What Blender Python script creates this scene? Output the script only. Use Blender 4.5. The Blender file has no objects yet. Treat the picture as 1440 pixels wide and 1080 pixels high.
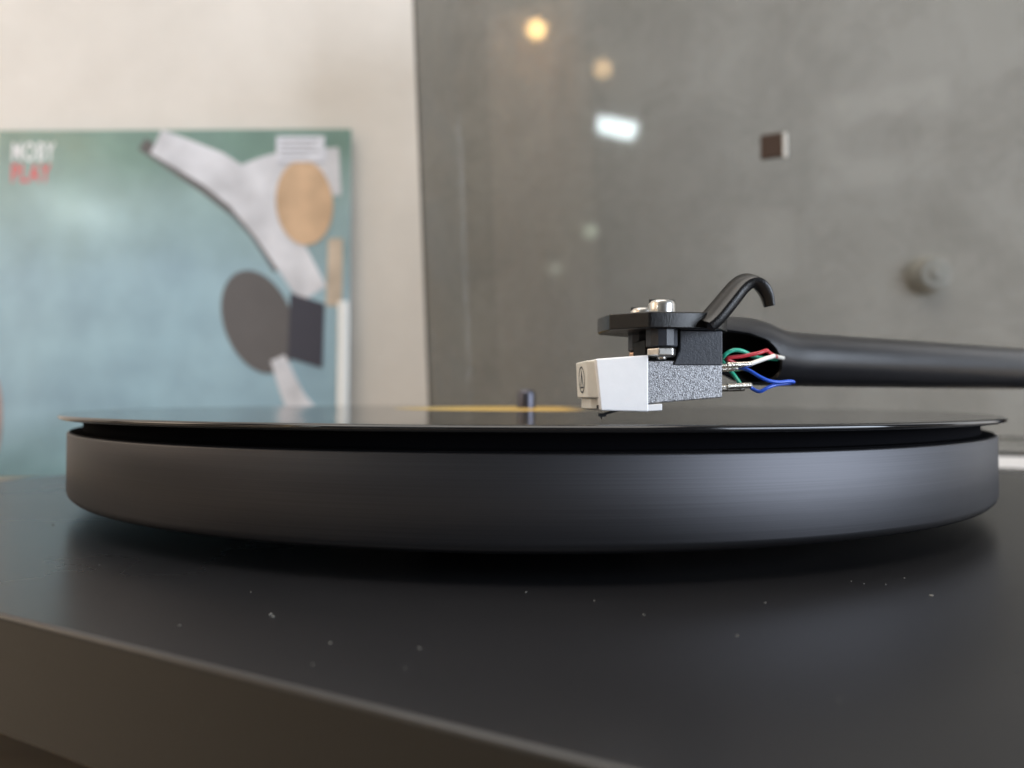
import bpy, bmesh, math, random
from mathutils import Vector, Matrix
random.seed(7)
sc = bpy.context.scene
C = sc.collection
MM = 0.001
TZ = 73.5            # camera height above the table, mm (turntable world: x right, y away, z up)

# ------------------------------------------------------------------ camera
cd = bpy.data.cameras.new("camera")
cam = bpy.data.objects.new("camera", cd); C.objects.link(cam)
cd.sensor_width = 36; cd.lens = 24.95
cd.clip_start = 0.005; cd.clip_end = 50
cd.dof.use_dof = True; cd.dof.focus_distance = 0.136; cd.dof.aperture_fstop = 11.5
cam.matrix_world = (Matrix.Translation((0, 0, TZ*MM)) @ Matrix.Rotation(0.0202, 4, 'Z')
                    @ Matrix.Rotation(math.pi/2 + 0.0196, 4, 'X') @ Matrix.Rotation(0.0027, 4, 'Z'))
sc.camera = cam

# ------------------------------------------------------------------ world and light
w = bpy.data.worlds.new("World"); sc.world = w; w.use_nodes = True
w.node_tree.nodes['Background'].inputs[0].default_value = (0.80, 0.79, 0.76, 1)
w.node_tree.nodes['Background'].inputs[1].default_value = 0.075

def area(name, loc, target, sx, sy, power, col):
    l = bpy.data.lights.new(name, 'AREA'); l.shape = 'RECTANGLE'; l.size = sx; l.size_y = sy
    l.energy = power; l.color = col
    o = bpy.data.objects.new(name, l); C.objects.link(o); o.location = loc
    o.rotation_euler = (Vector(target)-Vector(loc)).to_track_quat('-Z', 'Y').to_euler()
    return o
area("window_light", (1.9, -0.85, 0.24), (0.0, 0.25, 0.08), 1.5, 1.6, 86, (0.78, 0.87, 1.0))
area("overhead_fill", (-0.4, -0.1, 2.2), (-0.4, 0.1, 0), 2.6, 1.9, 70, (1.0, 0.95, 0.88))  # unseen fill from above, added to light the wall and table
area("left_light", (-2.0, 0.15, 0.9), (0, 0.4, 0.15), 0.8, 1.0, 9, (1.0, 0.80, 0.62))
sc.view_settings.view_transform = 'Standard'; sc.view_settings.look = 'None'
sc.view_settings.exposure = 0; sc.view_settings.gamma = 1
sc.cycles.transparent_max_bounces = 24; sc.cycles.max_bounces = 12

# ------------------------------------------------------------------ materials
class NT:
    def __init__(s, name):
        s.m = bpy.data.materials.new(name); s.m.use_nodes = True
        s.t = s.m.node_tree; s.p = s.t.nodes['Principled BSDF']; s.out = s.t.nodes['Material Output']
    def n(s, typ, **kw):
        x = s.t.nodes.new(typ)
        for k, v in kw.items():
            if k[0] == '_': setattr(x, k[1:], v)
            else: x.inputs[k.replace('__', ' ')].default_value = v
        return x
    def l(s, a, b): s.t.links.new(a, b)

def mat(name, col, rough=0.5, metal=0.0, spec=0.5, coat=0.0, emis=0, ecol=None, noise=0, nscale=200, bump=0, bscale=900, rvar=0):
    q = NT(name); p = q.p
    p.inputs['Base Color'].default_value = (*col, 1); p.inputs['Roughness'].default_value = rough
    p.inputs['Metallic'].default_value = metal; p.inputs['Specular IOR Level'].default_value = spec
    p.inputs['Coat Weight'].default_value = coat; p.inputs['Coat Roughness'].default_value = 0.08
    if emis:
        p.inputs['Emission Color'].default_value = (*(ecol or col), 1); p.inputs['Emission Strength'].default_value = emis
    tc = q.n('ShaderNodeTexCoord')
    if noise:
        nz = q.n('ShaderNodeTexNoise', Scale=nscale, Detail=5.0); q.l(tc.outputs['Object'], nz.inputs['Vector'])
        r = q.n('ShaderNodeValToRGB')
        r.color_ramp.elements[0].position = 0.3; r.color_ramp.elements[1].position = 0.7
        r.color_ramp.elements[0].color = (*[c*(1-noise) for c in col], 1)
        r.color_ramp.elements[1].color = (*[min(1, c*(1+noise)) for c in col], 1)
        q.l(nz.outputs['Fac'], r.inputs['Fac']); q.l(r.outputs['Color'], p.inputs['Base Color'])
    if rvar:
        nz = q.n('ShaderNodeTexNoise', Scale=nscale*.5, Detail=4.0); q.l(tc.outputs['Object'], nz.inputs['Vector'])
        mr = q.n('ShaderNodeMapRange'); mr.inputs[3].default_value = rough-rvar; mr.inputs[4].default_value = rough+rvar
        q.l(nz.outputs['Fac'], mr.inputs[0]); q.l(mr.outputs[0], p.inputs['Roughness'])
    if bump:
        nz = q.n('ShaderNodeTexNoise', Scale=bscale, Detail=4.0); q.l(tc.outputs['Object'], nz.inputs['Vector'])
        b = q.n('ShaderNodeBump', Strength=bump, Distance=0.0002); q.l(nz.outputs['Fac'], b.inputs['Height'])
        q.l(b.outputs['Normal'], p.inputs['Normal'])
    return q.m

def platter_mat():
    q = NT('brushed_aluminium'); p = q.p
    p.inputs['Metallic'].default_value = 0.92
    tc = q.n('ShaderNodeTexCoord'); mp = q.n('ShaderNodeMapping'); mp.inputs['Scale'].default_value = (14, 14, 5200)
    q.l(tc.outputs['Object'], mp.inputs['Vector'])
    nz = q.n('ShaderNodeTexNoise', Scale=1.0, Detail=5.0, Roughness=0.65); q.l(mp.outputs[0], nz.inputs['Vector'])
    r = q.n('ShaderNodeValToRGB'); r.color_ramp.elements[0].position = 0.3; r.color_ramp.elements[1].position = 0.72
    r.color_ramp.elements[0].color = (0.046, 0.046, 0.050, 1); r.color_ramp.elements[1].color = (0.066, 0.066, 0.072, 1)
    q.l(nz.outputs['Fac'], r.inputs['Fac']); q.l(r.outputs[0], p.inputs['Base Color'])
    mr = q.n('ShaderNodeMapRange'); mr.inputs[3].default_value = 0.40; mr.inputs[4].default_value = 0.46
    q.l(nz.outputs['Fac'], mr.inputs[0]); q.l(mr.outputs[0], p.inputs['Roughness'])
    tg = q.n('ShaderNodeTangent'); tg.direction_type = 'RADIAL'; tg.axis = 'Z'
    q.l(tg.outputs[0], p.inputs['Tangent']); p.inputs['Anisotropic'].default_value = 0.35
    b = q.n('ShaderNodeBump', Strength=0.12, Distance=0.00005); q.l(nz.outputs['Fac'], b.inputs['Height']); q.l(b.outputs[0], p.inputs['Normal'])
    return q.m

def vinyl_mat():
    q = NT('black_vinyl'); p = q.p
    p.inputs['Base Color'].default_value = (0.008, 0.008, 0.009, 1); p.inputs['Roughness'].default_value = 0.13
    tc = q.n('ShaderNodeTexCoord'); sx = q.n('ShaderNodeSeparateXYZ'); q.l(tc.outputs['Object'], sx.inputs[0])
    cb = q.n('ShaderNodeCombineXYZ'); q.l(sx.outputs[0], cb.inputs[0]); q.l(sx.outputs[1], cb.inputs[1])
    ln = q.n('ShaderNodeVectorMath', _operation='LENGTH'); q.l(cb.outputs[0], ln.inputs[0])
    c2 = q.n('ShaderNodeCombineXYZ'); q.l(ln.outputs['Value'], c2.inputs[0])
    nz = q.n('ShaderNodeTexNoise', Scale=420.0, Detail=3.0); q.l(c2.outputs[0], nz.inputs['Vector'])
    mr = q.n('ShaderNodeMapRange'); mr.inputs[3].default_value = 0.04; mr.inputs[4].default_value = 0.16
    q.l(nz.outputs['Fac'], mr.inputs[0]); q.l(mr.outputs[0], p.inputs['Roughness'])
    return q.m

def plinth_mat(name, col, rough):
    q = NT(name); p = q.p; p.inputs['Specular IOR Level'].default_value = 0.5
    tc = q.n('ShaderNodeTexCoord')
    n1 = q.n('ShaderNodeTexNoise', Scale=14.0, Detail=6.0); q.l(tc.outputs['Object'], n1.inputs['Vector'])
    r = q.n('ShaderNodeValToRGB'); r.color_ramp.elements[0].position = .3; r.color_ramp.elements[1].position = .75
    r.color_ramp.elements[0].color = (*[c*.85 for c in col], 1); r.color_ramp.elements[1].color = (*[c*1.15 for c in col], 1)
    q.l(n1.outputs['Fac'], r.inputs['Fac']); q.l(r.outputs[0], p.inputs['Base Color'])
    mr = q.n('ShaderNodeMapRange'); mr.inputs[3].default_value = rough-.02; mr.inputs[4].default_value = rough+.03
    q.l(n1.outputs['Fac'], mr.inputs[0]); q.l(mr.outputs[0], p.inputs['Roughness'])
    n3 = q.n('ShaderNodeTexNoise', Scale=900.0, Detail=3.0); q.l(tc.outputs['Object'], n3.inputs['Vector'])
    r3 = q.n('ShaderNodeValToRGB'); r3.color_ramp.elements[0].position = .62; r3.color_ramp.elements[1].position = .80
    r3.color_ramp.elements[0].color = (0, 0, 0, 1); r3.color_ramp.elements[1].color = (0.006, 0.006, 0.006, 1); q.l(n3.outputs['Fac'], r3.inputs['Fac'])
    ad = q.n('ShaderNodeMix', _data_type='RGBA', _blend_type='ADD'); ad.inputs[0].default_value = 1.0
    q.l(r.outputs[0], ad.inputs[6]); q.l(r3.outputs[0], ad.inputs[7]); q.l(ad.outputs[2], p.inputs['Base Color'])
    n2 = q.n('ShaderNodeTexNoise', Scale=2600.0, Detail=2.0); q.l(tc.outputs['Object'], n2.inputs['Vector'])
    b = q.n('ShaderNodeBump', Strength=0.25, Distance=0.00008); q.l(n2.outputs['Fac'], b.inputs['Height']); q.l(b.outputs[0], p.inputs['Normal'])
    return q.m

def smoke_mat():
    """smoked acrylic: tinted see-through sheet with a clear gloss and a little dust and smear on it"""
    q = NT('smoked_acrylic'); t = q.t; t.nodes.remove(q.p)
    tr = q.n('ShaderNodeBsdfTransparent'); tr.inputs[0].default_value = (0.575, 0.575, 0.56, 1)
    gl = q.n('ShaderNodeBsdfGlossy'); gl.inputs['Roughness'].default_value = 0.05
    fr = q.n('ShaderNodeFresnel', IOR=1.49)
    geo = q.n('ShaderNodeNewGeometry')
    fb = q.n('ShaderNodeMath', _operation='MULTIPLY'); inv = q.n('ShaderNodeMath', _operation='SUBTRACT'); inv.inputs[0].default_value = 1
    q.l(geo.outputs['Backfacing'], inv.inputs[1]); q.l(fr.outputs[0], fb.inputs[0]); q.l(inv.outputs[0], fb.inputs[1])
    m1 = q.n('ShaderNodeMixShader'); q.l(fb.outputs[0], m1.inputs[0]); q.l(tr.outputs[0], m1.inputs[1]); q.l(gl.outputs[0], m1.inputs[2])
    tc = q.n('ShaderNodeTexCoord')
    n1 = q.n('ShaderNodeTexNoise', Scale=19.0, Detail=8.0, Roughness=0.68, Distortion=0.4); q.l(tc.outputs['Object'], n1.inputs['Vector'])
    r = q.n('ShaderNodeValToRGB'); r.color_ramp.elements[0].position = .43; r.color_ramp.elements[1].position = .62
    r.color_ramp.elements[0].color = (0.0,)*3+(1,); r.color_ramp.elements[1].color = (0.115,)*3+(1,)
    q.l(n1.outputs['Fac'], r.inputs['Fac'])
    df = q.n('ShaderNodeBsdfDiffuse'); df.inputs[0].default_value = (0.28, 0.28, 0.27, 1)
    m2 = q.n('ShaderNodeMixShader'); q.l(r.outputs[0], m2.inputs[0]); q.l(m1.outputs[0], m2.inputs[1]); q.l(df.outputs[0], m2.inputs[2])
    q.l(m2.outputs[0], q.out.inputs['Surface'])
    return q.m

def wall_mat():
    q = NT('cream_plaster'); p = q.p; p.inputs['Roughness'].default_value = 0.75
    tc = q.n('ShaderNodeTexCoord')
    n1 = q.n('ShaderNodeTexNoise', Scale=7.0, Detail=8.0, Roughness=0.6); q.l(tc.outputs['Object'], n1.inputs['Vector'])
    r = q.n('ShaderNodeValToRGB'); r.color_ramp.elements[0].position = .32; r.color_ramp.elements[1].position = .7
    r.color_ramp.elements[0].color = (0.64, 0.60, 0.55, 1); r.color_ramp.elements[1].color = (0.76, 0.72, 0.67, 1)
    q.l(n1.outputs['Fac'], r.inputs['Fac']); q.l(r.outputs[0], p.inputs['Base Color'])
    n2 = q.n('ShaderNodeTexNoise', Scale=120.0, Detail=4.0); q.l(tc.outputs['Object'], n2.inputs['Vector'])
    b = q.n('ShaderNodeBump', Strength=0.4, Distance=0.001); q.l(n2.outputs['Fac'], b.inputs['Height']); q.l(b.outputs[0], p.inputs['Normal'])
    return q.m

def wood_mat():
    q = NT('brown_wood'); p = q.p; p.inputs['Roughness'].default_value = 0.4
    tc = q.n('ShaderNodeTexCoord'); mp = q.n('ShaderNodeMapping'); mp.inputs['Scale'].default_value = (3, 40, 40); q.l(tc.outputs['Object'], mp.inputs[0])
    n1 = q.n('ShaderNodeTexNoise', Scale=2.0, Detail=6.0); q.l(mp.outputs[0], n1.inputs['Vector'])
    r = q.n('ShaderNodeValToRGB'); r.color_ramp.elements[0].color = (0.22, 0.17, 0.12, 1); r.color_ramp.elements[1].color = (0.42, 0.34, 0.25, 1)
    q.l(n1.outputs['Fac'], r.inputs['Fac']); q.l(r.outputs[0], p.inputs['Base Color'])
    return q.m

def cover_mat():
    q = NT('printed_card_teal'); p = q.p; p.inputs['Roughness'].default_value = 0.3; p.inputs['Coat Weight'].default_value = 0.4
    p.inputs['Coat Roughness'].default_value = 0.15
    tc = q.n('ShaderNodeTexCoord'); sx = q.n('ShaderNodeSeparateXYZ'); q.l(tc.outputs['Object'], sx.inputs[0])
    mr = q.n('ShaderNodeMapRange'); mr.inputs[1].default_value = 0.0; mr.inputs[2].default_value = 0.315
    n0 = q.n('ShaderNodeTexNoise', Scale=9.0, Detail=4.0); q.l(tc.outputs['Object'], n0.inputs['Vector'])
    ad = q.n('ShaderNodeMath', _operation='MULTIPLY_ADD'); ad.inputs[1].default_value = 0.12; q.l(n0.outputs['Fac'], ad.inputs[0]); q.l(sx.outputs[2], ad.inputs[2])
    sb = q.n('ShaderNodeMath', _operation='SUBTRACT'); sb.inputs[1].default_value = 0.06; q.l(ad.outputs[0], sb.inputs[0])
    q.l(sb.outputs[0], mr.inputs[0])
    r = q.n('ShaderNodeValToRGB'); e = r.color_ramp.elements
    e[0].position = 0; e[0].color = (0.16, 0.28, 0.32, 1); e[1].position = 1; e[1].color = (0.20, 0.31, 0.27, 1)
    for ps, c in ((0.2, (0.30, 0.45, 0.54, 1)), (0.55, (0.33, 0.47, 0.54, 1)), (0.82, (0.30, 0.42, 0.42, 1))):
        x = e.new(ps); x.color = c
    q.l(mr.outputs[0], r.inputs['Fac'])
    n1 = q.n('ShaderNodeTexNoise', Scale=22.0, Detail=6.0); q.l(tc.outputs['Object'], n1.inputs['Vector'])
    mx = q.n('ShaderNodeMix', _data_type='RGBA', _blend_type='OVERLAY'); mx.inputs[0].default_value = 0.35
    q.l(r.outputs[0], mx.inputs[6]); q.l(n1.outputs['Fac'], mx.inputs[7]); q.l(mx.outputs[2], p.inputs['Base Color'])
    return q.m

def label_mat():
    q = NT('yellow_and_taupe_label'); p = q.p; p.inputs['Roughness'].default_value = 0.45
    tc = q.n('ShaderNodeTexCoord'); sx = q.n('ShaderNodeSeparateXYZ'); q.l(tc.outputs['Object'], sx.inputs[0])
    nz = q.n('ShaderNodeTexNoise', Scale=60.0, Detail=3.0); q.l(tc.outputs['Object'], nz.inputs['Vector'])
    ad = q.n('ShaderNodeMath', _operation='MULTIPLY_ADD'); ad.inputs[1].default_value = 0.012; q.l(nz.outputs['Fac'], ad.inputs[0]); q.l(sx.outputs[0], ad.inputs[2])
    mr = q.n('ShaderNodeMapRange'); mr.inputs[1].default_value = -0.05; mr.inputs[2].default_value = 0.05; q.l(ad.outputs[0], mr.inputs[0])
    r = q.n('ShaderNodeValToRGB'); e = r.color_ramp.elements; e[0].position = 0; e[0].color = (0.22, 0.19, 0.12, 1); e[1].position = 1; e[1].color = (0.06, 0.055, 0.045, 1)
    for ps, c in ((0.3, (0.46, 0.32, 0.08, 1)), (0.68, (0.50, 0.31, 0.07, 1)), (0.76, (0.10, 0.085, 0.06, 1))):
        x = e.new(ps); x.color = c
    q.l(mr.outputs[0], r.inputs['Fac']); q.l(r.outputs[0], p.inputs['Base Color'])
    return q.m

def speck_mat():
    q = NT('speckled_grey_metal'); p = q.p; p.inputs['Metallic'].default_value = 0.55; p.inputs['Roughness'].default_value = 0.38
    tc = q.n('ShaderNodeTexCoord')
    n1 = q.n('ShaderNodeTexNoise', Scale=4800.0, Detail=3.0); q.l(tc.outputs['Object'], n1.inputs['Vector'])
    r = q.n('ShaderNodeValToRGB'); r.color_ramp.elements[0].position = .38; r.color_ramp.elements[1].position = .62
    r.color_ramp.elements[0].color = (0.12, 0.12, 0.125, 1); r.color_ramp.elements[1].color = (0.44, 0.44, 0.455, 1)
    q.l(n1.outputs['Fac'], r.inputs['Fac']); q.l(r.outputs[0], p.inputs['Base Color'])
    b = q.n('ShaderNodeBump', Strength=0.8, Distance=0.00012); q.l(n1.outputs['Fac'], b.inputs['Height']); q.l(b.outputs[0], p.inputs['Normal'])
    return q.m

M = dict(
    platter=platter_mat(), vinyl=vinyl_mat(), smoke=smoke_mat(), wall=wall_mat(), wood=wood_mat(), cover=cover_mat(), speck=speck_mat(),
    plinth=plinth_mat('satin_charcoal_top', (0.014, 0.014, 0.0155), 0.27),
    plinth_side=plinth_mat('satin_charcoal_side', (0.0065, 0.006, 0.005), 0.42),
    lid_edge=mat('smoked_edge', (0.02, 0.022, 0.022), 0.3),
    mat=mat('black_platter_mat', (0.003, 0.003, 0.004), 0.85, spec=.03),
    label=label_mat(),
    steel=mat('bright_steel', (0.72, 0.70, 0.66), 0.3, 1.0, noise=.08, nscale=900, bump=.08, bscale=1500),
    copper=mat('warm_plated_nut', (0.62, 0.44, 0.33), 0.3, 1.0),
    darksteel=mat('dark_steel', (0.09, 0.09, 0.11), 0.38, 1.0),
    shell=mat('satin_black_paint', (0.007, 0.0065, 0.007), 0.25, spec=.4, rvar=.04, nscale=600, bump=.25, bscale=3500),
    tube=mat('black_arm_paint', (0.009, 0.009, 0.011), 0.30, rvar=.05, nscale=300, bump=.2, bscale=3800),
    inner=mat('hollow_black', (0.008, 0.008, 0.008), 0.7),
    bracket=mat('slate_black_plastic', (0.030, 0.034, 0.045), 0.42, noise=.15, nscale=900, bump=.3, bscale=3000),
    white=mat('white_plastic', (0.90, 0.89, 0.89), 0.32, noise=.015, nscale=500, bump=.06, bscale=1500),
    cream=mat('cream_plastic', (0.80, 0.77, 0.70), 0.4, noise=.03, nscale=500),
    ink=mat('black_ink', (0.02, 0.02, 0.025), 0.5),
    rubber=mat('black_rubber', (0.015, 0.015, 0.015), 0.6),
    w_blue=mat('blue_wire', (0.02, 0.10, 0.62), 0.3), w_red=mat('red_wire', (0.50, 0.025, 0.04), 0.3),
    w_green=mat('green_wire', (0.03, 0.42, 0.28), 0.3), w_white=mat('white_wire', (0.85, 0.82, 0.74), 0.3),
    solder=mat('silver_clip', (0.78, 0.74, 0.66), 0.25, 1.0, bump=.6, bscale=2200),
    brown=mat('brown_felt', (0.075, 0.045, 0.032), 0.8, noise=.2, nscale=900),
    plaster=mat('pale_knob_paint', (0.62, 0.60, 0.56), 0.5),
    lilac=mat('pale_paper', (0.72, 0.74, 0.82), 0.5), offwhite=mat('print_off_white', (0.66, 0.67, 0.72), 0.45, noise=.22, nscale=28),
    tan=mat('print_tan', (0.62, 0.43, 0.28), 0.4, noise=.25, nscale=26), grey=mat('print_grey', (0.125, 0.118, 0.12), 0.45, noise=.05, nscale=40),
    slate=mat('print_slate', (0.055, 0.055, 0.075), 0.45), pink=mat('print_pink', (0.36, 0.25, 0.22), 0.5, noise=.5, nscale=40),
    sand=mat('print_sand', (0.60, 0.50, 0.40), 0.4, noise=.15, nscale=40), red=mat('print_red', (0.78, 0.10, 0.12), 0.5), lettering=mat('print_white', (0.88, 0.88, 0.90), 0.5),
    glare=mat('pale_glare_strip', (0.92, 0.96, 0.98), 0.18, coat=1.0),  # near-white colour that paints glare on the sleeve edge
    dust=mat('dust', (0.17, 0.17, 0.16), 0.9),
    frame=mat('dark_frame', (0.03, 0.03, 0.03), 0.5), passe=mat('pale_mount', (0.85, 0.85, 0.82), 0.8),
)

# ------------------------------------------------------------------ mesh helpers (all in mm, linked in metres)
def build(name, bm, m, parent=None, smooth=35, bevel=0, seg=2, mats=None):
    bmesh.ops.recalc_face_normals(bm, faces=bm.faces)
    for v in bm.verts: v.co *= MM
    lim = math.radians(smooth)
    for e in bm.edges:
        e.smooth = len(e.link_faces) == 2 and e.calc_face_angle(0) < lim
    for f in bm.faces: f.smooth = True
    me = bpy.data.meshes.new(name); bm.to_mesh(me); bm.free()
    for x in (mats or [m]): me.materials.append(x)
    o = bpy.data.objects.new(name, me); C.objects.link(o)
    if parent: o.parent = parent
    if bevel:
        b = o.modifiers.new('bevel', 'BEVEL'); b.width = bevel*MM; b.segments = seg; b.limit_method = 'ANGLE'; b.angle_limit = math.radians(40)
        b.harden_normals = True
    return o
def box(bm, x0, x1, y0, y1, z0, z1):
    v = [bm.verts.new((x, y, z)) for z in (z0, z1) for x, y in ((x0, y0), (x1, y0), (x1, y1), (x0, y1))]
    for f in ((0,1,2,3), (4,5,6,7), (0,1,5,4), (1,2,6,5), (2,3,7,6), (3,0,4,7)): bm.faces.new([v[i] for i in f])
    return v
def prism(bm, pts, f):
    """extrude a 2D outline: f(u,v,side) -> co for side 0 and 1"""
    a = [bm.verts.new(f(u, v, 0)) for u, v in pts]; b = [bm.verts.new(f(u, v, 1)) for u, v in pts]
    bm.faces.new(a); bm.faces.new(b[::-1]); n = len(pts)
    for i in range(n): bm.faces.new((a[i], a[(i+1) % n], b[(i+1) % n], b[i]))
def xz(pts, y0, y1):      # side elevation outline, thick in y
    bm = bmesh.new(); prism(bm, pts, lambda u, v, s: (u, y1 if s else y0, v)); return bm
def xy(pts, z0, z1):
    bm = bmesh.new(); prism(bm, pts, lambda u, v, s: (u, v, z1 if s else z0)); return bm
def lathe(bm, prof, seg=48, c=(0, 0, 0), closed=True):
    """profile of (r, z) turned about z; r=0 makes poles"""
    rings = []
    for r, z in prof:
        if r < 1e-6: rings.append([bm.verts.new((c[0], c[1], c[2]+z))])
        else: rings.append([bm.verts.new((c[0]+r*math.cos(2*math.pi*k/seg), c[1]+r*math.sin(2*math.pi*k/seg), c[2]+z)) for k in range(seg)])
    for a, b in zip(rings, rings[1:]):
        if len(a) == 1 and len(b) == 1: continue
        for k in range(seg):
            k2 = (k+1) % seg
            if len(a) == 1: bm.faces.new((a[0], b[k], b[k2]))
            elif len(b) == 1: bm.faces.new((a[k], a[k2], b[0]))
            else: bm.faces.new((a[k], a[k2], b[k2], b[k]))
def wire(bm, pts, r, seg=10, sub=6, r2=None):
    """tube along a Catmull-Rom curve through pts"""
    P = [Vector(p) for p in pts]; P = [P[0]*2-P[1]]+P+[P[-1]*2-P[-2]]; path = []
    for i in range(1, len(P)-2):
        for k in range(sub):
            t = k/sub; a, b, c, d = P[i-1:i+3]
            path.append(0.5*((2*b)+(c-a)*t+(2*a-5*b+4*c-d)*t*t+(3*b-a-3*c+d)*t**3))
    path.append(P[-2]); rings = []; up = Vector((0, 1, 0.123)); n = len(path)
    for i, p in enumerate(path):
        d = (path[min(i+1, n-1)]-path[max(i-1, 0)]).normalized(); s = d.cross(up).normalized(); u = s.cross(d)
        rr = r if r2 is None else r+(r2-r)*i/(n-1)
        rings.append([bm.verts.new(p+(s*math.cos(2*math.pi*k/seg)+u*math.sin(2*math.pi*k/seg))*rr) for k in range(seg)])
    for a, b in zip(rings, rings[1:]):
        for k in range(seg): bm.faces.new((a[k], a[(k+1) % seg], b[(k+1) % seg], b[k]))
    bm.faces.new(rings[0]); bm.faces.new(rings[-1])
def empty(name, loc=(0, 0, 0), rz=0, parent=None):
    o = bpy.data.objects.new(name, None); C.objects.link(o); o.location = [c*MM for c in loc]; o.rotation_euler[2] = rz
    o.empty_display_size = 0.02
    if parent: o.parent = parent
    return o
def tag(o, label=None, cat=None, group=None, kind=None):
    for k, v in (('label', label), ('category', cat), ('group', group), ('kind', kind)):
        if v: o[k] = v
    return o
def lit(me_o, loc=None, rz=None):
    if loc: me_o.location = [c*MM for c in loc]
    if rz is not None: me_o.rotation_euler[2] = rz
    return me_o
def text(name, s, m, parent, loc, h, wid, bold=0.0, depth=0.15):
    cu = bpy.data.curves.new(name, 'FONT'); cu.body = s; cu.size = 1; cu.extrude = 0; cu.offset = bold; cu.space_character = 1.12
    t = bpy.data.objects.new(name, cu); C.objects.link(t); bpy.context.view_layer.update()
    me = bpy.data.meshes.new_from_object(t); bpy.data.objects.remove(t)
    xs = [v.co.x for v in me.vertices]; ys = [v.co.y for v in me.vertices]; x0, x1, y0, y1 = min(xs), max(xs), min(ys), max(ys)
    for v in me.vertices:
        v.co = Vector(((v.co.x-x0)/(x1-x0)*wid, -depth, (v.co.y-y0)/(y1-y0)*h))*MM
    me.materials.append(m); o = bpy.data.objects.new(name, me); C.objects.link(o)
    o.location = [c*MM for c in loc]; o.parent = parent
    return o

# ------------------------------------------------------------------ the setting
bm = bmesh.new(); box(bm, -2200, 2200, 0, 60, -900, 2300)
tag(lit(build('wall', bm, M['wall']), (0, 646, 0)), kind='structure')
bm = bmesh.new(); box(bm, -1400, 1400, -330, 645, -40, 0)
tag(build('table', bm, M['wood'], bevel=4), 'brown wooden table top under the record player', kind='structure')


# ------------------------------------------------------------------ record player
ANG = math.radians(-25.8)
PC = (0, 271.3)                       # platter centre
rp = tag(empty('record_player', (PC[0], PC[1], 0)),
         'charcoal record player with thick grey platter, black tonearm and raised smoky lid', 'record player')
def W(x, y, z): return (x-PC[0], y-PC[1], z+TZ)     # camera-height coordinates to record player coordinates
# its body is turned 25.8 degrees; t runs along its front, n towards its back (both from the platter centre)
PT, PZ = -33.0, -51.2
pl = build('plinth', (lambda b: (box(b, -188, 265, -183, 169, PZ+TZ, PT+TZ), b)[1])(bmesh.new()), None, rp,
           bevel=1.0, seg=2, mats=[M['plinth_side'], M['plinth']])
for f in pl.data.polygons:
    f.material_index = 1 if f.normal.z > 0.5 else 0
pl.rotation_euler[2] = ANG
for fx, fy in ((-150, -150), (233, -150), (-150, 136), (233, 136)):
    bm = bmesh.new(); lathe(bm, [(0, 0), (17, 0), (19, 2), (16, 20), (14, 22.3), (0, 22.3)], 32)
    build('foot', bm, M['rubber'], pl).location = (fx*MM, fy*MM, 0)
# platter
bm = bmesh.new()
lathe(bm, [(0, -27.4), (146.2, -27.4), (147.6, -27.0), (148.4, -26.2), (148.7, -25.2), (148.7, -10.0), (148.5, -9.6), (148.0, -9.4), (0, -9.4)], 360)
pt = lit(build('platter', bm, M['platter'], rp, smooth=50), (0, 0, TZ))
bm = bmesh.new(); lathe(bm, [(0, -33.0), (40, -33.0), (40, -27.4), (0, -27.4)], 64); lit(build('sub_platter', bm, M['rubber'], rp), (0, 0, TZ))
bm = bmesh.new(); lathe(bm, [(0, -9.38), (147.9, -9.38), (147.9, -9.25), (144.9, -9.2), (144.9, -6.6), (144.4, -6.15), (0, -6.15)], 300)
build('platter_mat', bm, M['mat'], pt, smooth=50)
bm = bmesh.new(); lathe(bm, [(0, -6.1), (3.5, -6.1), (3.5, 1.7), (3.1, 2.6), (2.0, 3.1), (0, 3.2)], 40)
lit(build('spindle', bm, M['darksteel'], rp, smooth=60), (0, 0, TZ))

# lid: an open box shell of smoked acrylic, hinged behind the plinth and leaning slightly over it
lid = empty('lid_pivot')
bpy.data.objects.remove(lid)
bm = bmesh.new()
w0, w1, H, Dp = -223.5, 223.5, 356, 57
v = [bm.verts.new(p) for p in ((w0, 0, 0), (w1, 0, 0), (w1, Dp, 0), (w0, Dp, 0), (w0, 0, H), (w1, 0, H), (w1, Dp, H), (w0, Dp, H))]
for f in ((0, 1, 2, 3), (3, 2, 6, 7), (0, 3, 7, 4), (1, 5, 6, 2), (4, 7, 6, 5)): bm.faces.new([v[i] for i in f])
bmesh.ops.bevel(bm, geom=[e for e in bm.edges if len(e.link_faces) == 2], offset=3, segments=3, affect='EDGES')
lid = build('lid', bm, None, rp, smooth=60, mats=[M['smoke'], M['lid_edge']])
s = lid.modifiers.new('shell', 'SOLIDIFY'); s.thickness = 0.003; s.offset = -1; s.material_offset_rim = 1
n_ = Vector((-math.sin(ANG), math.cos(ANG), 0)); t_ = Vector((math.cos(ANG), math.sin(ANG), 0))
lean = math.radians(4.5)
base = n_*452.4 + t_*(41.5-118.0) + Vector((0, 0, -30))
lid.location = Vector(W(*base))*MM
lid.rotation_euler = (Matrix.Rotation(ANG, 3, 'Z') @ Matrix.Rotation(lean, 3, 'X')).to_euler()
bm = bmesh.new(); box(bm, -7, 7, -3.2, 0, -8, 8)
o = build('lid_pad', bm, M['brown'], lid, bevel=1.2)
bm = bmesh.new(); box(bm, 7.05, 9.6, -3.6, 0, -8.5, 7.0); glint = build('pad_glint', bm, M['passe'], o, bevel=.6)  # pale block stands in for a glint on the pad's right side
tag(o, 'small square brown pad stuck on the lid')
o.location = lid.rotation_euler.to_matrix().inverted() @ (Vector(W(162.5, 470, 166))*MM - lid.location)
o.location.y = (Dp-3.0)*MM
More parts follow.
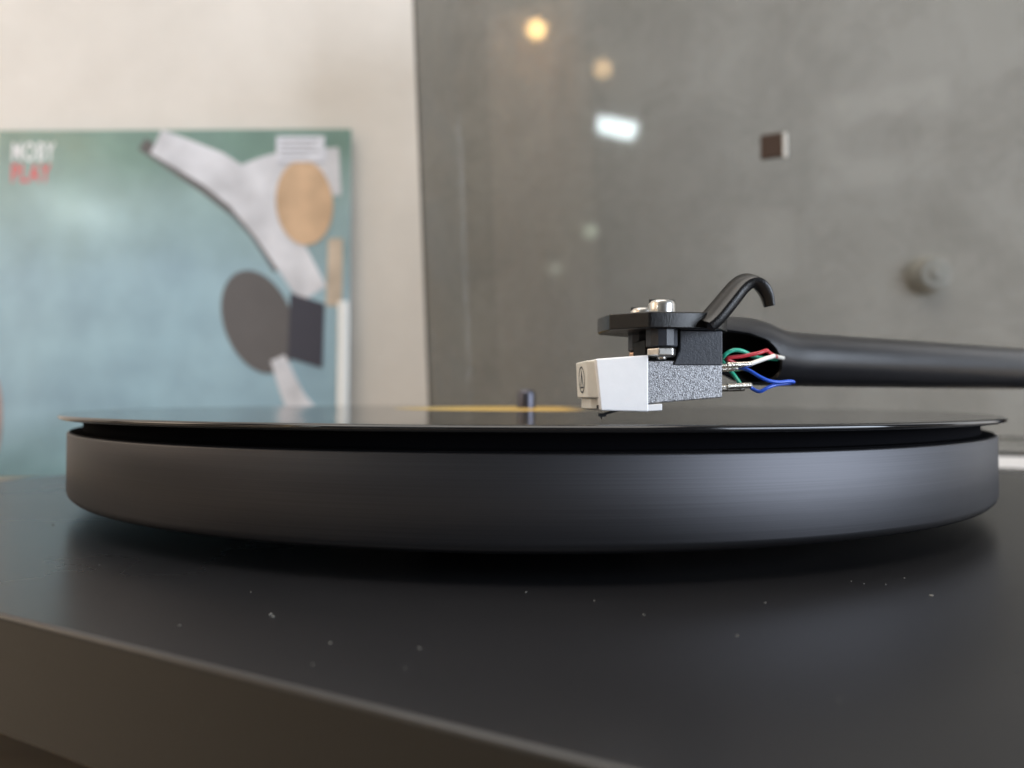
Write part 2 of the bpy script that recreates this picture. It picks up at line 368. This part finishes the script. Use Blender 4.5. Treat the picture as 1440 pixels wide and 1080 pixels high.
for tx_ in (-130, 215):
    bm = bmesh.new(); box(bm, tx_-15, tx_+15, 169.3, 208.5, -40+TZ, -34+TZ); box(bm, tx_-12, tx_+12, 201.5, 205.6, -34.2+TZ, -14+TZ)
    o = build('hinge', bm, M['rubber'], rp, bevel=.8); o.rotation_euler[2] = ANG

# ------------------------------------------------------------------ headshell frame: origin at the stylus tip
TIP = (15.85, 147.0, -4.55)
hs_rot = math.radians(8)
def local(o, parent=None):
    o.location = Vector(W(*TIP))*MM; o.rotation_euler[2] = hs_rot
    return o
plan = [(-.45, 3.0), (0.1, -4.7), (6.6, -10.4), (18.8, -10.4), (21.5, -9.0), (26, -2), (26, 15), (17, 13.2), (13, 10.4), (6.8, 10.4), (0.6, 6.2)]
headshell = local(build('headshell', xy(plan, 18.15, 21.45), M['shell'], rp, bevel=.35))
# finger lift: a rolled strip that rises from the near edge and curls over
path = [(17.6, 18.9), (19.3, 20.4), (21.8, 23.3), (24.2, 26.2), (25.8, 27.45), (27.4, 27.55), (28.8, 26.6), (29.8, 24.9), (30.35, 22.6)]
wd = [5.4, 5.4, 5.2, 5.0, 4.9, 4.8, 4.6, 4.0, 3.0]; th = [2.3, 2.3, 2.3, 2.2, 2.2, 2.3, 2.4, 2.2, 1.8]
def cr(a, i, t):
    g = lambda k: a[max(0, min(len(a)-1, k))]
    p0, p1, p2, p3 = g(i-1), g(i), g(i+1), g(i+2)
    f = lambda p0, p1, p2, p3: .5*((2*p1)+(p2-p0)*t+(2*p0-5*p1+4*p2-p3)*t*t+(3*p1-p0-3*p2+p3)*t**3)
    return tuple(f(*q) for q in zip(p0, p1, p2, p3)) if isinstance(p1, tuple) else f(p0, p1, p2, p3)
bm = bmesh.new(); rings = []; samp = []
for i in range(len(path)-1):
    for k in range(5): samp.append((cr(path, i, k/5), cr(wd, i, k/5), cr(th, i, k/5)))
samp.append((path[-1], wd[-1], th[-1]))
for i, (p, wi, t) in enumerate(samp):
    a, b = samp[max(0, i-1)][0], samp[min(len(samp)-1, i+1)][0]
    d = Vector((b[0]-a[0], 0, b[1]-a[1])).normalized(); n = Vector((-d.z, 0, d.x))
    frac = i/(len(samp)-1); roll = math.radians(19)
    near = Vector((0, -math.cos(roll), 0)) - n*math.sin(roll); nn = n*math.cos(roll)+Vector((0, -math.sin(roll), 0))
    c0 = Vector((p[0], -10.6-1.2*frac, p[1])); rr = []
    for su, sv in ((-1, -.72), (-.86, -1), (.86, -1), (1, -.72), (1, .72), (.86, 1), (-.86, 1), (-1, .72)):
        rr.append(bm.verts.new(c0+near*su*wi/2+nn*sv*t/2))
    rings.append(rr)
for a, b in zip(rings, rings[1:]):
    for k in range(8): bm.faces.new((a[k], a[(k+1) % 8], b[(k+1) % 8], b[k]))
bm.faces.new(rings[0]); bm.faces.new(rings[-1])
o = build('finger_lift', bm, M['shell'], headshell, smooth=50)
# screws with slotted cheese heads, one near and one far
def screw(y):
    bm = bmesh.new(); lathe(bm, [(0, 21.46), (2.62, 21.46), (2.66, 21.9), (2.66, 23.3), (2.35, 23.9), (1.6, 24.15), (0, 24.2)], 40, c=(10.4, y, 0))
    o = build('screw', bm, M['steel'], headshell, smooth=40)
    bm = bmesh.new(); box(bm, 7.9, 12.9, y-.35, y+.35, 23.2, 24.25); build('slot', bm, M['inner'], o)
    return o
for y in (-6.35, 6.35):
    s_ = screw(y)
# slots in the underside are hidden; the washer of the far screw
# tonearm tube: hollow, its wall cut back at the mouth; s runs along the arm from the stylus, angle a from the top towards the camera
TA = math.radians(31)
def interp(tab, x):
    if x <= tab[0][0]: return tab[0][1]
    for (a, p), (b, q) in zip(tab, tab[1:]):
        if x <= b:
            t = (x-a)/(b-a); t = t*t*(3-2*t)*.5+t*.5; return p+(q-p)*t
    return tab[-1][1]
top = [(18, 21.3), (24, 22.2), (30, 23.2), (36, 23.6), (42, 23.65), (47, 23.0), (51, 21.8), (56, 21.05), (66, 21.0), (230, 21.2)]
bot = [(18, 9.0), (36, 8.2), (44, 7.7), (56, 7.6), (230, 8.0)]
wid = [(18, 7.4), (40, 7.2), (56, 6.65), (230, 6.6)]
s0t = [(0, 18), (44, 19), (56, 28), (65, 37), (75, 42), (88, 44.5), (104, 46.5), (130, 47.5), (160, 46.5), (190, 44), (215, 41), (235, 37.5), (255, 34), (275, 30), (300, 23), (330, 19), (360, 20)]
bm = bmesh.new(); NA = 96; NS = 60; grid = []
def surf(s, a, off):
    ct, cb, hw = interp(top, s), interp(bot, s), interp(wid, s)
    zc, rv = (ct+cb)/2, (ct-cb)/2
    lat = -(hw-off)*math.sin(a)             # towards the camera is negative across the arm
    z = zc+(rv-off)*math.cos(a)
    return Vector((s, lat, z))
for off in (0, 0.75):
    g = []
    for k in range(NA):
        a = 2*math.pi*k/NA; s0 = interp(s0t, math.degrees(a)); row = []
        for j in range(NS+1):
            u = j/NS; s = s0+(232-s0)*(u**2.2); row.append(bm.verts.new(surf(s, a, off)))
        g.append(row)
    grid.append(g)
for gi, g in enumerate(grid):
    for k in range(NA):
        for j in range(NS):
            f = bm.faces.new((g[k][j], g[(k+1) % NA][j], g[(k+1) % NA][j+1], g[k][j+1])); f.material_index = gi
for k in range(NA):
    k2 = (k+1) % NA
    for j in (0, NS): bm.faces.new((grid[0][k][j], grid[0][k2][j], grid[1][k2][j], grid[1][k][j]))
tube = build('arm_tube', bm, None, rp, smooth=45, mats=[M['tube'], M['inner']])
tube.location = Vector(W(*TIP))*MM; tube.rotation_euler[2] = TA
# arm rear, beyond the right edge of the picture: bearing block, pillar and counterweight
def armpart(name, bm, m, parent=None, **k):
    o = build(name, bm, m, parent or rp, **k)
    if parent is None: o.location = Vector(W(*TIP))*MM; o.rotation_euler[2] = TA
    return o
bm = bmesh.new(); box(bm, 226, 250, -15, 15, 4, 25); bh = armpart('bearing_block', bm, M['tube'], bevel=2.5, seg=4)
bm = bmesh.new(); lathe(bm, [(0, 4.1), (13, 4.1), (14, 2), (14, -20), (22, -24), (22, -28.4), (0, -28.4)], 40, c=(238, 0, 0)); armpart('arm_pillar', bm, M['tube'])
bm = bmesh.new(); wire(bm, [(249, 0, 14.4), (262, 0, 14.4), (282, 0, 14.4)], 4, 20); armpart('rear_stub', bm, M['darksteel'])
bm = bmesh.new(); wire(bm, [(262, 0, 12.6), (271, 0, 12.6), (280, 0, 12.6)], 15, 40); armpart('counterweight', bm, M['tube'], bevel=1)

# ------------------------------------------------------------------ cartridge
body = local(build('cartridge', xz([(7.3, 12.0), (7.3, 3.45), (22.85, 4.75), (22.85, 12.2)], -6.8, 6.8), M['speck'], rp, bevel=.25))
body['label'] = 'cartridge with speckled grey metal body'
bm = xz([(12.5, 11.2), (22.75, 11.2), (22.75, 18.1), (13.9, 18.1), (13.9, 14.0)], -7.15, 7.15); build('mounting_block', bm, M['bracket'], body, bevel=.2)
bm = xz([(7.6, 12.05), (12.3, 12.05), (13.6, 14.5), (13.6, 16.4), (7.6, 16.4)], -4.2, 4.2); build('mounting_bridge', bm, M['inner'], body, bevel=.2)
for y in (-6.35, 6.35):
    bm = bmesh.new()
    lathe(bm, [(0, 14.75), (3.0, 14.75), (3.15, 14.95), (3.15, 18.1), (0, 18.1)], 12, c=(10.35, y, 0))
    build('mounting_lug', bm, M['bracket'], body, smooth=20)
    bm = bmesh.new(); lathe(bm, [(0, 12.72), (2.3, 12.72), (3.0, 12.98), (3.0, 14.45), (2.4, 14.74), (0, 14.74)], 6, c=(10.35, y, 0))
    o = build('nut', bm, M['steel'] if y < 0 else M['copper'], body, smooth=20, bevel=.25)
    bm = bmesh.new(); lathe(bm, [(0, 12.2), (.9, 12.3), (1.0, 12.45), (1.0, 12.75), (0, 12.75)], 20, c=(10.35, y, 0)); build('bolt_end', bm, M['steel'], body)
# white stylus guard: side cheeks lean in towards the front, a narrower nose stands ahead of them
bm = bmesh.new()
A = [(-3.35, 12.25), (7.35, 13.15), (7.35, 1.85), (-2.3, 2.1)]
def cheek(u, v, s): return (u, (7.45 if s else -7.45)*(1.0 if u > 5 else 0.985), v)
prism(bm, A, cheek)
guard = build('stylus_guard', bm, M['white'], body, bevel=.35, seg=3)
build('guard_tail', xz([(6.9, 3.25), (10.2, 3.5), (10.2, 2.12), (6.9, 1.95)], -7.3, 7.3), M['white'], body, bevel=.2)
bm = bmesh.new()
prism(bm, [(-2.6, -6.6), (-4.7, -4.9), (-4.7, 4.9), (-2.6, 6.6)], lambda u, v, s: (u+(0 if s else .35), v, 12.05 if s else 4.55))
nose = build('guard_nose', bm, M['cream'], body, bevel=.3)
bm = bmesh.new(); prism(bm, [(-1.4, -6.3), (-3.6, -4.4), (-3.6, 4.4), (-1.4, 6.3)], lambda u, v, s: (u+(0 if s else -.0), v, 4.6 if s else 2.35))
build('guard_chin', bm, M['cream'], body, bevel=.25)
bm = bmesh.new(); box(bm, -2.65, -2.1, -5.95, -5.1, 2.5, 3.2); build('chin_notch', bm, M['ink'], body)
# round maker's mark on the nose: a ring round a tall open triangle over a small bar
bm = bmesh.new()
def onface(y, z): return (-4.76+(12.05-z)*.0467, y, z)
def ringface(cy, cz, r, t, n=40):
    o_ = [bm.verts.new(onface(cy+math.cos(2*math.pi*k/n)*r, cz+math.sin(2*math.pi*k/n)*r)) for k in range(n)]
    i_ = [bm.verts.new(onface(cy+math.cos(2*math.pi*k/n)*(r-t), cz+math.sin(2*math.pi*k/n)*(r-t))) for k in range(n)]
    for k in range(n): bm.faces.new((o_[k], o_[(k+1) % n], i_[(k+1) % n], i_[k]))
cy, cz = -0.3, 8.3
ringface(cy, cz, 2.75, .34)
def poly(pp): bm.faces.new([bm.verts.new(onface(cy+y, cz+z)) for y, z in pp])
poly([(0, 2.2), (-1.35, -1.3), (-.85, -1.3), (0, .8)]); poly([(0, 2.2), (0, .8), (.85, -1.3), (1.35, -1.3)])
poly([(-1.5, -1.75), (-1.5, -1.4), (1.5, -1.4), (1.5, -1.75)])
build('logo', bm, M['ink'], nose)
# stylus
bm = bmesh.new(); wire(bm, [(5.6, 0, 2.9), (3, 0, 2.1), (-.55, 0, 1.02)], .34, 10, 4, .26); box(bm, -.95, .55, -.42, .42, .72, 1.42)
st = build('stylus', bm, M['ink'], body)
bm = bmesh.new(); lathe(bm, [(0, 0), (.22, .8), (0, .8)], 10, c=(-.35, 0, 0)); build('stylus_tip', bm, M['darksteel'], body)
# four pins with clips, wires into the arm
pins = [(-5.0, 11.25, .045), (-2.2, 10.6, .05), (-5.0, 6.95, .045), (-1.9, 6.5, .03)]
for y, z, sl in pins:
    bm = bmesh.new(); wire(bm, [(22.7, y, z), (24.5, y, z+sl*2), (26.2, y, z+sl*4)], .36, 10, 3)
    pn = build('pin', bm, M['solder'], body)
    bm = bmesh.new(); wire(bm, [(24.6, y, z+sl*2), (27.0, y, z+sl*4), (29.6, y, z+sl*7)], .62, 12, 3)
    bmesh.ops.translate(bm, verts=bm.verts, vec=(0, 0, 0)); build('clip', bm, M['solder'], body)
W4 = {
 'green_wire': ('w_green', .42, [(29.5, -1.9, 6.7), (28.8, 1.2, 9.6), (26.0, 0.5, 12.4), (24.4, -3.6, 13.1), (25.2, -4.2, 14.0), (26.6, -4.2, 14.5), (28.3, -4.0, 14.35), (30.2, -3.0, 13.8), (33, 1, 13.6), (40, 9, 13.6), (50, 17, 14)]),
 'red_wire': ('w_red', .41, [(29.5, -2.2, 10.9), (26.8, -3.2, 12.0), (25.2, -3.9, 12.8), (28.5, -4.0, 13.3), (31.6, -4.0, 13.9), (33.0, -3.6, 14.3), (34.2, -2.8, 14.6), (35.4, -1.6, 14.2), (39, 3, 13.8), (46, 14, 14)]),
 'white_wire': ('w_white', .47, [(29.4, -5.0, 11.6), (31.3, -4.6, 12.2), (33.2, -4.0, 12.8), (34.9, -3.2, 13.2), (36.2, -1.8, 13.5), (39.5, 4, 13.8), (47, 14, 14)]),
 'blue_wire': ('w_blue', .38, [(27.6, -3.8, 11.1), (29.1, -5.4, 10.3), (31.1, -6.0, 9.0), (32.9, -6.2, 8.2), (35.2, -6.0, 7.9), (37.6, -5.6, 8.1), (38.9, -5.0, 8.0), (38.4, -4.4, 7.75), (35.2, -5.3, 7.45), (32.9, -5.9, 6.8), (31.3, -5.6, 6.0), (30.2, -4.9, 6.5), (29.4, -4.9, 7.1)]),
}
for nm, (m_, r_, pts) in W4.items():
    bm = bmesh.new(); wire(bm, pts, r_, 12, 7)
    o = build(nm, bm, M[m_], rp); o.location = Vector(W(*TIP))*MM; o.rotation_euler[2] = hs_rot

# ------------------------------------------------------------------ record
RZ = -4.62
bm = bmesh.new()
lathe(bm, [(3.7, RZ-1.45), (149.6, RZ-1.45), (150.5, RZ-1.3), (150.85, RZ-.95), (150.9, RZ-.55), (150.7, RZ-.22), (150.2, RZ-.03), (149.6, RZ+.02), (147.6, RZ-.12), (146.5, RZ-.15), (90, RZ), (60, RZ+.35), (51, RZ+.6), (3.7, RZ+.7)], 360)
rec = lit(build('vinyl_record', bm, M['vinyl'], smooth=60), (PC[0], PC[1], TZ))
tag(rec, 'glossy black vinyl record with a yellow centre label lying on the platter', 'record')
bm = bmesh.new(); lathe(bm, [(3.75, RZ+.6), (3.75, RZ+.80), (49.8, RZ+.70), (50, RZ+.55)], 120); build('label', bm, M['label'], rec)

# ------------------------------------------------------------------ sleeve leaning on the wall
SX0, SX1 = -487, -160; SW = SX1-SX0; SH = 318
sl = tag(empty('record_sleeve', ((SX0), 634, 0.3)), 'blue green record sleeve with pale diagonal shape, tan oval and white and red title', 'record sleeve')
sl.rotation_euler[0] = math.radians(-0.8)
bm = bmesh.new(); box(bm, 0, SW, 0, 3.2, 0, SH); build('cover', bm, M['cover'], sl, bevel=.6)
def flat(name, m, pts, lay=1):
    bm = bmesh.new(); prism(bm, pts, lambda u, v, s: (u, -.12*lay if s else -.01, v)); return build(name, bm, m, sl)
def blob(cx, cz, a, b, rot=0, n=40, e=2.0):
    out = []
    for k in range(n):
        t = 2*math.pi*k/n; c, s_ = math.cos(t), math.sin(t); x = a*math.copysign(abs(c)**(2/e), c); y = b*math.copysign(abs(s_)**(2/e), s_)
        out.append((cx+x*math.cos(rot)-y*math.sin(rot), cz+x*math.sin(rot)+y*math.cos(rot)))
    return out
def stroke(pts, wds, n=8):
    """a plain curved band"""
    L, R = [], []; S = []
    for i in range(len(pts)-1):
        for k in range(n): S.append((cr(pts, i, k/n), cr(wds, i, k/n)))
    S.append((pts[-1], wds[-1]))
    for i, (p, w_) in enumerate(S):
        a, b = S[max(0, i-1)][0], S[min(len(S)-1, i+1)][0]; d = Vector((b[0]-a[0], b[1]-a[1])).normalized()
        L.append((p[0]-d.y*w_/2, p[1]+d.x*w_/2)); R.append((p[0]+d.y*w_/2, p[1]-d.x*w_/2))
    return L+R[::-1]
k = SW/500.0                                # print scale
def pc(x, y): return (x*k, SH-(y-180)*k)
flat('printed_shape', M['grey'], stroke([pc(206, 200), pc(346, 292), pc(404, 376)], [12, 20, 14], 3), 1)
flat('printed_shape', M['offwhite'], stroke([pc(226, 197), pc(352, 268), pc(450, 412)], [24, 38, 28], 3), 2)
flat('printed_shape', M['offwhite'], stroke([pc(345, 262), pc(400, 246), pc(485, 240)], [36, 42, 44]), 3)
flat('printed_shape', M['grey'], blob(*pc(374, 450), 31, 49, math.radians(22)), 4)
flat('printed_shape', M['slate'], [pc(418, 410), pc(466, 425), pc(464, 514), pc(416, 500)], 5)
flat('printed_shape', M['offwhite'], stroke([pc(402, 500), pc(425, 555), pc(446, 585)], [14, 20, 24]), 6)
flat('printed_shape', M['tan'], blob(*pc(436, 284), 26, 39, math.radians(6)), 7)
flat('printed_shape', M['pink'], blob(*pc(4, 585), 9, 40), 8)
flat('printed_shape', M['sand'], [pc(470, 334), pc(490, 334), pc(490, 428), pc(468, 428)], 4)
flat('sticker', M['lilac'], [pc(396, 191), pc(463, 191), pc(463, 227), pc(396, 227)], 10)
for r in range(4):
    flat('sticker_line', M['grey'], [pc(402, 197+r*7), pc(402+[52, 46, 54, 38][r], 197+r*7), pc(402+[52, 46, 54, 38][r], 198.3+r*7), pc(402, 198.3+r*7)], 11)
text('title_lettering', 'MOBY', M['lettering'], sl, (pc(22, 0)[0], 0, pc(0, 224)[1]), 17.5, 40, .012)
text('title_lettering', 'PLAY', M['red'], sl, (pc(22, 0)[0], 0, pc(0, 254)[1]), 17, 36.5, .012)
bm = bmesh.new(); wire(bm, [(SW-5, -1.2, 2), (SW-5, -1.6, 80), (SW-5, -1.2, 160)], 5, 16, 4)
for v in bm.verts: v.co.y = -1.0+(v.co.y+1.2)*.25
build('sleeve_glare', bm, M['glare'], sl)  # pale strip modelled in place of glare along the sleeve's right edge

# ------------------------------------------------------------------ small knob on the wall, seen through the lid
bm = bmesh.new(); lathe(bm, [(0, 16), (5, 15.4), (7, 13.5), (8, 13.8), (13, 12.5), (16, 8), (16, 3), (19, 0), (0, 0)], 40)
kb = build('wall_knob', bm, M['plaster']); kb.location = (0.362, 0.6458, (111+TZ)*MM); kb.rotation_euler[0] = math.pi/2
tag(kb, 'round pale knob on the wall seen through the smoky lid', 'wall knob')

# ------------------------------------------------------------------ dust and lint on the plinth
bm = bmesh.new()
spots = [(-46.5, 119.8, .25), (-38.6, 107.4, .5), (-37.9, 106.4, .4), (-49.9, 102.0, .3), (-26.2, 95.3, .4), (-26.3, 87.7, .25), (.1, 121.2, .25), (11.1, 116.4, .25), (58.7, 129.9, .3),
         (60.3, 128.5, .2), (69.7, 132.8, .25), (68, 121, .35), (29.3, 99.7, .35), (17.9, 109, .2), (-14, 93.7, .25), (-83.5, 138, .3), (-121.7, 181, .5), (-14.7, 86.9, .2), (63.9, 128.1, .2), (38.6, 116, .25), (34.3, 79, .3)]
for i in range(50):
    a = random.uniform(-110, 150); b = random.uniform(-175, -5)
    p = t_*a+n_*(244+b)-t_*0; x, y = p.x, p.y
    if (x-PC[0])**2+(y-PC[1])**2 > 152**2: spots.append((x, y, random.uniform(.04, .11)))
for x, y, r in spots:
    c = Vector(W(x, y, PT+r*.3)); m = bmesh.ops.create_icosphere(bm, subdivisions=1, radius=r*.8)
    sx_, sy_ = random.uniform(.5, 1.6), random.uniform(.4, 1.0); rt = random.uniform(0, 3)
    for v in m['verts']:
        q = v.co*random.uniform(.6, 1.3); q = Vector((q.x*sx_, q.y*sy_, q.z*.4)); q.rotate(Matrix.Rotation(rt, 3, 'Z')); v.co = q+c+Vector((PC[0], PC[1], 0))
tag(build('dust', bm, M['dust']), 'pale dust specks scattered on the charcoal plinth', 'dust', kind='stuff')

# ------------------------------------------------------------------ lamps of the place, mirrored in the lid
def bulb(loc, r, col, e, label):
    t = tag(empty('lamp', (loc[0], loc[1], loc[2]+TZ)), label, 'lamp', 'lamps mirrored in the lid')
    bm = bmesh.new(); lathe(bm, [(r*math.cos(a_), r*math.sin(a_)) for a_ in [math.radians(d_) for d_ in range(-90, 91, 15)]], 24)
    build('bulb', bm, mat('glow', col, .4, emis=e, ecol=col), t, smooth=60)
    bm = bmesh.new(); lathe(bm, [(0, r*.97), (r*.3, r*.97), (r*.5, r*2.2), (0, r*2.4)], 20); build('socket', bm, M['frame'], t)
bulb((-1777, -1006, 1112), 34, (1.0, 0.60, 0.22), 60, 'warm orange lamp mirrored highest in the lid')
bulb((-1621, -1200, 946), 34, (1.0, 0.66, 0.32), 16, 'warm lamp mirrored second from the top in the lid')
bulb((-1742, -1204, 333), 28, (0.80, 0.92, 0.72), 8, 'small pale greenish lamp mirrored low in the lid')
bulb((-1862, -1097, 189), 28, (0.85, 0.9, 0.78), 3.5, 'faintest lamp mirrored lowest in the lid')
lt = tag(empty('ceiling_panel_lamp', (-1616, -1259, 726+TZ)), 'bright white slanted strip lamp mirrored in the lid', 'lamp')
bm = bmesh.new(); box(bm, -78, 78, -6, 0, -34, 34); lp = build('diffuser', bm, mat('cool_glow', (.82, .97, 1.0), .4, emis=40, ecol=(.82, .97, 1.0)), lt, bevel=4)
bm = bmesh.new(); box(bm, -83, 83, -22, -6.5, -39, 39); lh = build('housing', bm, M['frame'], lt, bevel=2)
lt.rotation_euler = (0, math.radians(15), math.radians(-52))
# pictures behind the camera mirrored in the lid; curtain added for its warm band
def picture(x, y, z, w_, h_, label, drawing):
    fp = tag(empty('framed_picture', (x, y, z+TZ), math.radians(-25.5)), label, 'picture', 'pictures mirrored in the lid')
    bm = bmesh.new(); box(bm, -w_/2+17, w_/2-17, 0, 4, 17, h_-17); build('mount', bm, M['passe'], fp)
    bm = bmesh.new()
    for b_ in ((-w_/2, w_/2, 0, 9, 0, 17), (-w_/2, w_/2, 0, 9, h_-17, h_), (-w_/2, -w_/2+17, 0, 9, 17, h_-17), (w_/2-17, w_/2, 0, 9, 17, h_-17)): box(bm, *b_)
    build('frame', bm, M['frame'], fp)
    if drawing:
        bm = bmesh.new(); prism(bm, blob(0, h_/2, w_*.31, h_*.21), lambda u, v, s: (u, 5 if s else 4.0, v)); build('drawing', bm, M['grey'], fp)
picture(-835, -1775, 380, 464, 369, 'wide framed picture with a dark oval mirrored in the right of the lid', True)
picture(-1195, -1612, 60, 246, 310, 'smaller upright framed picture mirrored below and left of the wide one', False)
cu = tag(empty('curtain', (-1960, -1010, -700+TZ), math.radians(-62)), 'beige pleated curtain added out of view, mirrored as a warm upright band in the lid', 'curtain')
bm = bmesh.new(); n = 90; cols = []
for i in range(n+1):
    x = -330+660*i/n; y = 22*math.sin(x*.075)+8*math.sin(x*.031+1)
    cols.append([bm.verts.new((x, y+d, z)) for d in (0, 2) for z in (0, 2300)])
for a, b in zip(cols, cols[1:]):
    bm.faces.new((a[0], b[0], b[1], a[1])); bm.faces.new((a[2], a[3], b[3], b[2])); bm.faces.new((a[1], b[1], b[3], a[3])); bm.faces.new((a[0], a[2], b[2], b[0]))
bm.faces.new(cols[0][:2]+[cols[0][3], cols[0][2]]); bm.faces.new(cols[-1][:2]+[cols[-1][3], cols[-1][2]])
build('drape', bm, mat('beige_cloth', (0.84, 0.70, 0.57), .9), cu, smooth=60)
bm = bmesh.new(); wire(bm, [(-400, 1, 2312), (0, 1, 2312), (400, 1, 2312)], 11, 16); build('curtain_rail', bm, M['frame'], cu)
